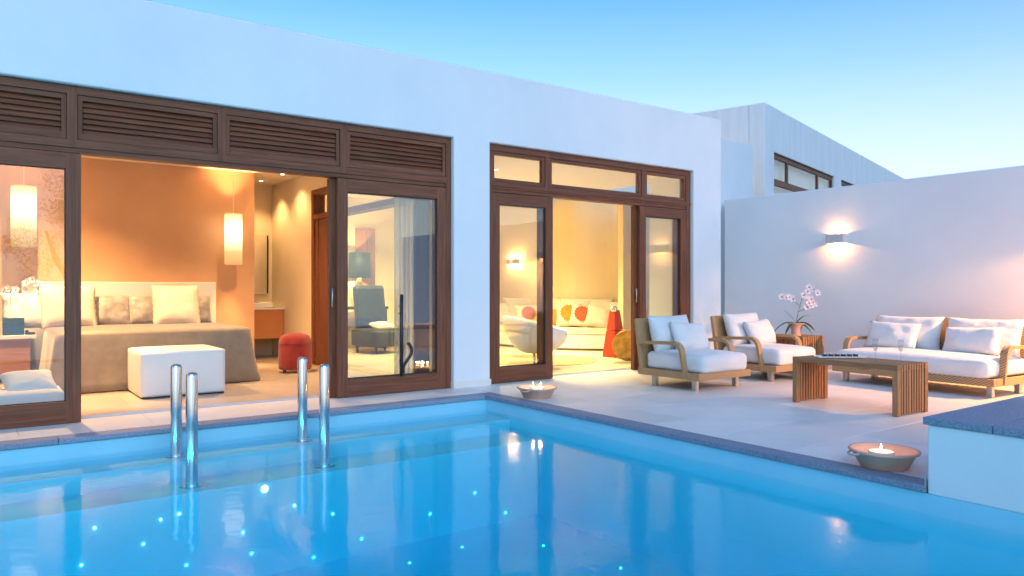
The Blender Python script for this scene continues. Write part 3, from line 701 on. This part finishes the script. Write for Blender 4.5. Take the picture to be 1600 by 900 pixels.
# ------------------------------------------------------------------ candle bowls
def bowl(label, loc, rz, candles):
    t = thing('candle_bowl', label, 'bowl', loc, rz, 'terracotta candle bowls')
    part('bowl', t, lathe([(0, 0), (.135, 0), (.142, .006), (.188, .09), (.208, .098), (.213, .108), (.206, .115), (.190, .113), (.172, .085), (.130, .018), (0, .016)], 44), 'terracotta', smooth=True)
    for s_ in (1, -1):
        part('handle', t, tube([(s_ * (.197 + .034 * math.sin(a)), .05 * math.cos(a), .098 - .012 * math.sin(a)) for a in [PI * i / 10 for i in range(11)]], .008, 8), 'terracotta', smooth=True)
    for x, y, r_, h_ in candles:
        c = thing('candle', 'lit white pillar candle standing in the terracotta bowl ' + ('by the planter wall' if loc[1] < 4 else 'by the glass door'), 'candle', (loc[0] + x, loc[1] + y, .0165), 0, 'lit candles in bowls')
        part('wax', c, lathe([(0, 0), (r_, 0), (r_, h_ - .004), (r_ - .004, h_), (r_ * .5, h_ - .006), (0, h_ - .008)], 28), 'wax', smooth=False, bevel=0)
        part('wick', c, tube([(0, 0, h_ - .008), (.002, 0, h_ + .012)], .0015, 6), 'black')
        part('flame', c, lathe([(0, h_ + .006), (.005, h_ + .012), (.0065, h_ + .02), (.004, h_ + .034), (0, h_ + .048)], 10), 'flame', smooth=True)
        lamp('flame_light', c, 'POINT', (0, 0, h_ + .06), .3, (1, .55, .22), .01)
    return t
bowl('round terracotta bowl with a lit candle beside the planter wall', (4.76, 2.45, 0), R(-30), [(-.015, .01, .075, .085)])
bowl('round terracotta bowl with lit candles at the pool corner by the glass door', (4.82, 6.14, 0), R(15), [(-.03, .03, .036, .10), (.05, .0, .036, .095), (-.01, -.055, .034, .085)])

# ------------------------------------------------------------------ pool posts
for i, (x, y, zb, zt) in enumerate(((1.345, 6.38, -.195, .545), (1.352, 5.90, -.33, .522), (2.38, 6.38, -.195, .545), (2.39, 5.905, -.33, .522))):
    p = thing('handrail_post', ('chrome grab post on the top pool step in front of the white ottoman', 'chrome grab post on the lower pool step in front of the white ottoman',
        'chrome grab post on the top pool step in front of the red stool', 'chrome grab post on the lower pool step beside the parked glass door')[i], 'post', (x, y, zb), 0, 'chrome posts in the pool')
    H = zt - zb; r_ = .043
    part('tube', p, lathe([(r_, .004), (r_, H - .03), (r_ * .93, H - .016), (r_ * .72, H - .006), (r_ * .4, H - .001), (0, H)], 32), 'chrome', smooth=True)
    part('flange', p, lathe([(r_, .012), (.085, .010), (.09, .005), (.09, 0), (r_, 0)], 32), 'chrome')

# ================================================================== BEDROOM
bed = thing('bed', 'wide double bed with a tall cream upholstered headboard', 'bed', (1.80, 9.30, 0))
part('base', bed, box(-1.0, 1.0, .06, 2.1, .06, .34), 'taupe', bevel=.02)
part('mattress', bed, cushion(2.04, 2.06, .28, .06, .01, 12, .002), 'linen', smooth=True, loc=(0, 1.07, .34))
part('headboard', bed, box(-1.25, 1.13, 2.02, 2.145, 0, 1.235), 'leather', bevel=.02, seg=3)
# coverlet with falling folds
def coverlet():
    v, f = [], []; N = 150
    def per(t, o):
        w2, y0, y1, r_ = 1.04 + o, -o, 1.62, .10 + o
        # open perimeter: left side (head to foot), foot, right side
        a = (y1 - y0 - r_); b = 2 * (w2 - r_); c = PI / 2 * r_; L = 2 * a + b + 2 * c; s_ = t * L
        if s_ < a: return (-w2, y1 - s_)
        s_ -= a
        if s_ < c: g = s_ / r_; return (-w2 + r_ - r_ * math.cos(g), y0 + r_ - r_ * math.sin(g))
        s_ -= c
        if s_ < b: return (-w2 + r_ + s_, y0)
        s_ -= b
        if s_ < c: g = s_ / r_; return (w2 - r_ + r_ * math.sin(g), y0 + r_ - r_ * math.cos(g))
        s_ -= c; return (w2, y0 + r_ + s_)
    rows = [(-.25, .672), (-.06, .668), (-.015, .655), (.0, .63), (.005, .56), (.015, .42), (.03, .25), (.05, .10), (.06, .012)]
    for o, z in rows:
        for i in range(N + 1):
            t = i / N; x, y = per(t, max(o, -.09) if o > -.2 else -.09)
            if o < -.2: x *= .75; y = .25 + y * .84
            k_ = max(0, (.66 - z) / .66); corner = math.exp(-((t - .285) / .02) ** 2) + math.exp(-((t - .715) / .02) ** 2)
            fold = k_ * (.012 * math.sin(t * 46 + 2 * math.sin(t * 9)) + .075 * corner + .012 * noise.noise(Vector((t * 22, z, 0))))
            n_ = Vector((x * .5, y - 1.0)); n_.normalize(); x += n_.x * fold; y += n_.y * fold
            v.append((x, y, z))
    for r_ in range(len(rows) - 1):
        for i in range(N): a = r_ * (N + 1) + i; f.append((a, a + 1, a + N + 2, a + N + 1))
    # top sheet of the cover
    b0 = len(v); nx = 12
    ring = list(range(0, N + 1)); f.append(tuple(ring))
    return v, f
cv = part('bedspread', None, coverlet(), 'taupe', smooth=True, loc=(1.80, 9.30, 0)); tag(cv, 'taupe suede bedspread draped over the double bed', 'bedspread')
cv.modifiers.new('thickness', 'SOLIDIFY').thickness = .012
cv.data.polygons.foreach_set('use_smooth', [len(p.vertices) == 4 for p in cv.data.polygons])
def bedp(label, x, y, w_, h_, t_, seed, mat, tilt, rz=0, fl=0, z=.645, amp=.012, grp='pillows on the bed'):
    o_ = part('bed_pillow', None, pillow(w_, h_, t_, seed, flange=fl, amp=amp, pinch=.04), mat, smooth=True, loc=(x, y, z), rot=(R(-tilt), 0, R(rz))); tag(o_, label, 'pillow', grp)
bedp('square cream flanged pillow on the bed near the nightstand', 1.03, 10.75, .62, .58, .20, 1.1, 'cream', 18, 3, .09)
bedp('square cream flanged pillow on the bed near the pendant lamp', 2.28, 10.75, .60, .58, .20, 2.3, 'cream', 18, -3, .09)
bedp('crumpled silver velvet pillow between the cream pillows, on the nightstand side', 1.50, 10.98, .52, .43, .22, 3.3, 'silver', 16, 0, 0, amp=.02)
bedp('crumpled silver velvet pillow between the cream pillows, on the lamp side', 1.97, 10.98, .52, .43, .22, 4.8, 'silver', 16, 0, 0, amp=.02)
bedp('silver velvet pillow at the bed edge beneath the pendant lamp', 2.56, 10.98, .46, .42, .22, 6.1, 'silver', 16, 0, 0, amp=.02)
bedp('white pillow behind the glass door on the nightstand side of the bed', .62, 10.98, .58, .46, .2, 8.1, 'linen', 16, 0, 0)
ot = thing('ottoman', 'boxy white leather ottoman at the foot of the bed', 'ottoman', (1.86, 8.83, 0))
part('upholstery', ot, cushion(.85, .80, .475, .025, .012, 12, .002), 'leather', smooth=True, loc=(0, 0, .012))
part('base', ot, box(-.41, .41, -.385, .385, 0, .014), 'black')
part('piping', ot, tube([(-.42, -.397, .462), (.42, -.397, .462)], .004, 6), 'leather', smooth=True)
rs = thing('stool', 'rounded red wool stool beside the bathroom vanity', 'stool', (3.62, 9.97, 0), R(-20))
part('upholstery', rs, lathe([(0, .045), (.205, .045), (.218, .06), (.222, .2), (.22, .40), (.21, .455), (.185, .495), (.14, .52), (.07, .532), (0, .535)], 40), 'red', smooth=True)
part('seam', rs, lathe([(.2215, .395), (.2255, .40), (.2215, .405)], 40), 'red', smooth=True)
for a in range(4): part('leg', rs, lathe([(0, 0), (.018, 0), (.02, .05), (0, .05)], 10), 'black', loc=(.14 * (1 if a % 2 else -1), .14 * (1 if a < 2 else -1), 0))
def pendant(label, loc, r_, h_):
    t = thing('pendant_lamp', label, 'lamp', loc, 0, 'tall pendant lamps by the bed')
    pr = []
    n = 40
    v, f = [], []
    for i in range(n):
        a = 2 * PI * i / n; rr = r_ * (1 + (.012 if i % 2 else -.012))
        for z in [h_ * q / 10 for q in range(11)]: v.append((rr * math.cos(a), rr * math.sin(a), z))
    for i in range(n):
        j = (i + 1) % n
        for q in range(10): f.append((i * 11 + q, j * 11 + q, j * 11 + q + 1, i * 11 + q + 1))
    part('shade', t, (v, f), 'shade')
    part('cord', t, tube([(0, 0, h_ - .02), (0, 0, 2.9 - loc[2])], .004, 6), 'ceramic')
    part('spider', t, [tube([(-r_, 0, h_ - .02), (r_, 0, h_ - .02)], .003, 6), tube([(0, -r_, h_ - .02), (0, r_, h_ - .02)], .003, 6)], 'steel')
    lamp('glow', t, 'POINT', (0, 0, h_ * .62), 30, size=.05)
    lamp('glow_down', t, 'SPOT', (0, 0, h_ * .5), 10, size=.04, spot=70, blend=.6)
    return t
pendant('tall lit paper pendant lamp beside the headboard, in the open doorway', (3.13, 11.16, 1.49), .122, .74)
pendant('tall lit paper pendant lamp over the nightstand behind the glass door', (.56, 11.0, 1.66), .135, .75)
ns = thing('nightstand', 'low wooden nightstand behind the glass door carrying the blue pot', 'nightstand', (.38, 11.1, 0))
part('top', ns, box(-.42, .30, -.28, .28, .53, .575), 'linen', bevel=.004)
part('cabinet', ns, box(-.36, .24, -.24, .28, .05, .529), 'teak_x', bevel=.004)
orchid('potted_orchid', 'pale orchid in a square dark blue pot on the nightstand', (.45, 10.98, .576), 0,
    [([(-.02, 0, .2), (-.03, 0, .45), (-.03, -.02, .58)], [((-.05, -.03, .56), cf + 1.6), ((-.09, -.03, .53), cf + 1.3), ((.03, -.03, .55), cf + 1.7)]),
     ([(.03, 0, .2), (.06, 0, .42), (.12, 0, .60), (.2, -.03, .68), (.28, -.06, .56)], [((.14, -.03, .64), cf + 1.5), ((.2, -.04, .68), cf + 1.6), ((.25, -.05, .63), cf + 1.5), ((.28, -.06, .56), cf + 1.7), ((.29, -.06, .49), cf + 1.4), ((.13, -.03, .55), cf + 1.5)])],
    bluesq, [((0, 0, .21), R(190), .2, .05, .04, .1), ((0, 0, .21), R(-10), .2, .05, .05, .13)], .055, .6)
ph = thing('telephone', 'small dark telephone on the nightstand beside the blue pot', 'telephone', (.62, 10.93, .576))
part('body', ph, box(-.05, .05, -.07, .07, 0, .03), 'black', bevel=.006); part('handset', ph, box(-.045, -.015, -.075, .075, .031, .055), 'black', bevel=.006)
db = thing('daybed', 'low white daybed with a pillow just inside the closed glass door', 'daybed', (.05, 7.95, 0))
part('mattress', db, cushion(1.3, .55, .16, .04, .01, 10, .003), 'linen', smooth=True, loc=(0, 0, .08)); part('base', db, box(-.6, .6, -.22, .22, 0, .08), 'taupe')
o_ = part('throw_pillow', None, shift(pillow(.42, .36, .15, 5.5), (0, 0, 0)), 'linen', smooth=True, loc=(.48, 7.84, .20), rot=(R(-62), 0, R(10))); tag(o_, 'white pillow lying on the low daybed inside the glass door', 'pillow')
ct = part('sheer_curtain', None, None or (lambda: ([(3.95 + .5 * i / 60, 7.66 + .035 * math.sin(i * .9) + .015 * math.sin(i * 2.3), z) for z in (.01, 1.2, 2.7) for i in range(61)], [(r_ * 61 + i, r_ * 61 + i + 1, (r_ + 1) * 61 + i + 1, (r_ + 1) * 61 + i) for r_ in range(2) for i in range(60)]))(), 'sheer', smooth=True)
tag(ct, 'sheer pale curtain bunched behind the parked glass door', 'curtain')
# bathroom
vn = thing('vanity', 'orange bathroom vanity with a white counter seen past the bed', 'vanity', (3.75, 12.35, 0))
part('cabinet', vn, box(-.8, .44, -.28, .34, .33, .80), 'vanity', bevel=.004); part('counter', vn, box(-.8, .448, -.30, .345, .80, .825), 'ceramic', bevel=.003)
part('basin', vn, box(-.5, .15, -.22, .16, .826, .91), 'ceramic', bevel=.02); part('tap', vn, tube([(-.1, .2, .82), (-.1, .2, 1.02), (-.1, .12, 1.05), (-.1, .06, 1.03)], .012), 'chrome', smooth=True)
part('towel', vn, cushion(.2, .12, .09, .02, .0, 6, .003), 'linen', smooth=True, loc=(.2, -.1, .828))
mi = thing('mirror', 'frameless wall mirror above the bathroom vanity', 'mirror', (3.7, 12.66, 1.05)); part('glass', mi, box(-.7, .40, -.01, .0, 0, 1.0), 'mirror'); part('backing', mi, box(-.69, .43, .002, .035, .01, .99), 'black')
def downlight(label, x, y, energy, rot=(0, 0, 0), spot=75, z=2.9, col=WARM):
    t = thing('downlight', label, 'ceiling light', (x, y, z), 0, 'recessed ceiling downlights')
    part('ring', t, lathe([(.035, -.006), (.05, -.006), (.052, 0), (.035, 0)], 24, closed=True), 'ceramic'); part('lens', t, disc(.035, -.002, 20), 'lens')
    lamp('beam', t, 'SPOT', (0, 0, -.03), energy, col, size=.03, rot=rot, spot=spot, blend=.8)
downlight('small recessed downlight in the bathroom ceiling', 3.86, 12.2, 12, spot=110)
downlight('recessed downlight over the passage between the bed and the vanity', 3.9, 11.3, 8, spot=120)
downlight('recessed bedroom ceiling downlight over the foot of the bed', .6, 10.0, 110, spot=130)
downlight('recessed bedroom ceiling downlight over the red stool', 3.2, 9.6, 50, spot=120)

downlight('recessed bedroom ceiling downlight over the white ottoman', 1.02, 8.78, 85, spot=44)
# ================================================================== LIVING ROOM
def bench_pt(u, d_):
    """a point on the bench seen in column u, d_ behind its front edge"""
    L = offset(front, d_); r_ = (u - 800) / 1162; best = min(L, key=lambda p: abs((p.x * CA - p.y * SA) / (p.x * SA + p.y * CA) - r_)); return best
def cush(label, u, d_, w_, h_, t_, seed, mat, tilt=20, rz=-50, dec=None, roll=0):
    p = bench_pt(u, d_)
    o_ = part('scatter_cushion', None, pillow(w_, h_, t_, seed, amp=.012), mat, smooth=True, loc=(p.x, p.y, .412), rot=(R(-tilt), R(roll), R(rz)))
    tag(o_, label, 'cushion', 'cushions on the curved bench')
    if dec:
        v = []; n = 32; zc = h_ * .52
        for i in range(n):
            a = 2 * PI * i / n; rr = h_ * (.36 if i % 2 else .31); v.append((rr * math.cos(a), 0, zc + rr * math.sin(a)))
        def yy(x, z): 
            a, b = abs(2 * x / w_), abs(2 * (z - h_ / 2) / h_); return -(t_ / 2 * (max(0, 1 - a ** 3.2) * max(0, 1 - b ** 3.2)) ** .5) - .024
        rings = [(1, 0)] ; V = []; F = []
        for q in (0, .33, .66, 1):
            for x, _, z in v: X_, Z_ = x * q, zc + (z - zc) * q; V.append((X_, yy(X_, Z_), Z_))
        for q in range(3):
            for i in range(n): j = (i + 1) % n; F.append((q * n + i, q * n + j, (q + 1) * n + j, (q + 1) * n + i))
        part('applique', o_, (V, F), dec, smooth=True)
cush('large cream cushion against the wall at the bench end by the red cone', 962, .42, .50, .52, .26, 1.2, 'cream', 24, -62)
cush('oval cream cushion leaning forward beside the big end cushion', 930, .22, .48, .44, .24, 2.4, 'cream', 30, -40, None, 14)
cush('cream cushion with a red flower leaning on the curved bench', 906, .30, .46, .46, .2, 3.7, 'cream', 26, -38, 'rust', 10)
cush('cream cushion with an orange flower leaning on the curved bench', 887, .36, .48, .48, .2, 4.1, 'cream', 22, -38, 'orange')
cush('small orange cushion half hidden by the glass door stile', 866, .30, .34, .36, .16, 5.3, 'orange', 20, -36)
cush('cream cushion with a rust flower seen through the glass door', 822, .34, .48, .42, .2, 6.6, 'cream', 20, -28, 'rust')
cush('cream back cushion behind the flower cushions', 900, .60, .62, .56, .22, 7.7, 'cream', 14, -45)
cush('cream back cushion in the middle of the curved bench', 868, .60, .62, .56, .22, 8.2, 'cream', 14, -42)
cush('cream back cushion seen through the glass door', 815, .62, .66, .56, .22, 9.9, 'cream', 14, -30)
cush('plain cream cushion at the far bench end behind the swivel chair', 795, .40, .56, .46, .22, 10.3, 'cream', 20, -25)
cush('cream back cushion near the bench end beside the end cushion', 938, .62, .56, .56, .22, 11.1, 'cream', 14, -50)
# swivel shell chair
sh = thing('swivel_chair', 'white shell swivel chair on a chrome stem behind the glass door', 'chair', (6.76, 8.68, 0), R(-36))
v, f = [], []; N = 36; K = 9
for side in (0, 1):
    for k_ in range(K + 1):
        q = k_ / K
        for i in range(N):
            a = 2 * PI * i / N; e = math.sin(q * PI / 2) ** .72 if q else 0; c = math.cos(a)
            rx = (.50 if c > 0 else .46) * e - side * .045 * q; ry = .43 * e - side * .045 * q
            zr = .62 - .11 * c + .03 * abs(math.sin(a)); z = .18 + side * .13 + (zr - .18 - side * .13) * (1 - math.cos(q * PI / 2)) ** .9
            v.append((rx * c, ry * math.sin(a), z))
for side in (0, 1):
    o0 = side * (K + 1) * N
    for k_ in range(K):
        for i in range(N):
            j = (i + 1) % N; f.append((o0 + k_ * N + i, o0 + k_ * N + j, o0 + (k_ + 1) * N + j, o0 + (k_ + 1) * N + i))
o1 = (K + 1) * N + K * N; o0 = K * N
for i in range(N): j = (i + 1) % N; f.append((o0 + i, o0 + j, o1 + j, o1 + i))
part('shell', sh, (v, f), 'leather', smooth=True)
part('stem', sh, tube([(0, 0, .02), (0, 0, .22)], .022, 14), 'chrome', smooth=True); part('foot', sh, lathe([(0, .028), (.03, .026), (.20, .012), (.22, .006), (.22, 0), (0, 0)], 32), 'chrome', smooth=True)
rc = thing('cone_vase', 'tall red lacquered cone vase beside the curved bench', 'vase', (8.79, 9.08, 0), R(12))
def taper(b, t_, z0, z1): 
    return [(-b, -b * .7, z0), (b, -b * .7, z0), (b, b * .7, z0), (-b, b * .7, z0), (-t_, -t_ * .7, z1), (t_, -t_ * .7, z1), (t_, t_ * .7, z1), (-t_, t_ * .7, z1)], [(3, 2, 1, 0), (4, 5, 6, 7), (0, 1, 5, 4), (1, 2, 6, 5), (2, 3, 7, 6), (3, 0, 4, 7)]
part('lower_body', rc, taper(.185, .128, 0, .44), 'redlac', bevel=.012, seg=3); part('upper_body', rc, taper(.1265, .075, .446, .78), 'redlac', bevel=.012, seg=3)
part('ball', rc, lathe([(0, -.06)] + [(.06 * math.cos(a), .06 * math.sin(a)) for a in [R(-75 + 15 * i) for i in range(11)]] + [(0, .06)], 20), 'chrome', smooth=True, loc=(-.07, -.03, .80))
wd = thing('round_dish', 'round gold patterned dish leaning against the open living room door', 'dish', (8.30, 8.28, .005))
part('dish', wd, shift(lathe([(0, .03), (.10, .022), (.18, .008), (.235, -.005), (.245, 0), (.235, .005), (.18, .018), (.1, .034), (0, .042)], 40), (0, 0, .245), (R(-78), 0, R(-50))), 'gold', smooth=True)
part('rim', wd, shift(lathe([(.238, -.01), (.25, -.006), (.25, .006), (.238, .01)], 40), (0, 0, .245), (R(-78), 0, R(-50))), 'gold', smooth=True)
rg = part('rug', None, [disc(.95, .006, 64, 7.35, 9.35), ([(7.35 + .95 * math.cos(2 * PI * i / 64), 9.35 + .95 * math.sin(2 * PI * i / 64), z) for z in (0, .006) for i in range(64)], [(i, (i + 1) % 64, 64 + (i + 1) % 64, 64 + i) for i in range(64)])], 'rug'); tag(rg, 'round tan rug on the living room floor beneath the white chair', 'rug')
part('circle', rg, [disc(.36, .009, 40, 7.0, 9.05), disc(.3, .009, 40, 7.6, 9.9)], 'rugdark')
ls = thing('wall_sconce', 'twin up-and-down wall light on the living room wall', 'wall light', (0, 0, 0))
p = bench_pt(803, .80); ls.location = (p.x, p.y, 1.70); ls.rotation_euler = (0, 0, R(-8))
for yy in (-.13, .13):
    part('body', ls, box(-.10, -.02, yy - .07, yy + .07, -.05, .05), 'sconce', bevel=.004)
    for zz in (-.07, .07): lamp('beam', ls, 'POINT', (-.06, yy, zz), 1.2, size=.02)
# far side of the living room, seen through both doorways
tl = thing('table_lamp', 'gold vase table lamp with a dark drum shade on the far console', 'lamp', (6.0, 13.1, .80))
part('base', tl, lathe([(0, 0), (.07, 0), (.07, .02), (.05, .05), (.10, .2), (.115, .30), (.085, .40), (.045, .45), (.04, .54), (0, .54)], 24), 'gold', smooth=True)
part('shade', tl, lathe([(.225, .54), (.20, 1.02), (.196, 1.02), (.221, .54)], 32, closed=True), 'navy', smooth=True)
lamp('bulb', tl, 'POINT', (0, 0, .72), 12, size=.04)
cs = thing('console_table', 'dark console table under the gold lamp', 'table', (6.0, 13.1, 0)); part('top', cs, box(-.8, .5, -.22, .22, .75, .80), 'black', bevel=.004); 
for x in (-.75, .45): part('leg', cs, box(x - .03, x + .03, -.2, .2, 0, .75), 'black')
ea = thing('easy_chair', 'dark blue velvet easy chair seen through the parked glass door', 'armchair', (5.95, 12.1, 0), R(10))
part('seat', ea, cushion(.78, .74, .30, .05, .02, 10, .004), 'navy', smooth=True, loc=(0, 0, .12)); part('backrest', ea, cushion(.62, .16, .80, .05, .0, 10, .004), 'navy', smooth=True, loc=(.05, .34, .40), rot=(R(-8), 0, 0))
for s_ in (-1, 1): part('leg', ea, lathe([(0, 0), (.02, 0), (.024, .13), (0, .13)], 10), 'black', loc=(s_ * .3, -.28, 0)); part('leg', ea, lathe([(0, 0), (.02, 0), (.024, .13), (0, .13)], 10), 'black', loc=(s_ * .3, .28, 0))
tag(part('seat_pillow', None, pillow(.42, .3, .12, 3.1), 'cream', smooth=True, loc=(5.98, 11.88, .44), rot=(R(-75), 0, R(10))), 'cream pillow lying on the dark blue easy chair', 'pillow')
part('wood_panel', V0, box(6.05, 6.45, 13.36, 13.398, 0, 2.3), 'teak_z')
downlight('recessed living room downlight over the curved bench', 8.55, 10.6, 185, (0, R(25), 0), 80, col=GOLD)
downlight('recessed living room downlight near the bench end', 9.15, 9.95, 165, (R(-15), R(22), 0), 70, col=GOLD)
downlight('recessed living room downlight over the rug', 7.2, 10.2, 105, spot=130, col=GOLD)
downlight('recessed living room downlight by the dividing wall', 5.3, 11.8, 140, spot=130, col=GOLD)
downlight('recessed living room downlight near the swivel chair', 6.3, 9.0, 40, spot=110, col=GOLD)

# ================================================================== behind the camera: a tree above the sea, seen mirrored in the panes
tt = thing('olive_tree', 'olive tree mirrored in the closed glass door', 'tree', (2.1, -6.2, 0))
part('trunk', tt, [tube([(0, 0, 0), (.05, .05, .6), (-.05, .1, 1.2), (.1, 0, 1.8)], [.16, .13, .11, .09], 10), tube([(-.05, .1, 1.2), (-.4, .2, 1.8), (-.6, .1, 2.5)], [.08, .06, .03], 8), tube([(.1, 0, 1.8), (.4, -.1, 2.5), (.5, .1, 3.1)], [.08, .05, .02], 8)], 'bark', smooth=True)
v, f = [], []; rr = random.Random(3)
cl = [(rr.gauss(0, .55), rr.gauss(0, .55), 2.7 + rr.gauss(0, .55), rr.uniform(.25, .5)) for i in range(26)]
for i in range(5200):
    c = cl[i % 26]; d = Vector((rr.gauss(0, 1), rr.gauss(0, 1), rr.gauss(0, 1))).normalized() * c[3] * rr.random() ** .4; p = Vector(c[:3]) + d
    a = Vector((rr.gauss(0, 1), rr.gauss(0, 1), rr.gauss(0, 1))).normalized(); b = a.orthogonal().normalized(); o0 = len(v)
    v += [tuple(p - a * .045), tuple(p + b * .011), tuple(p + a * .045), tuple(p - b * .011)]; f.append((o0, o0 + 1, o0 + 2, o0 + 3))
part('crown', tt, (v, f), 'olive')
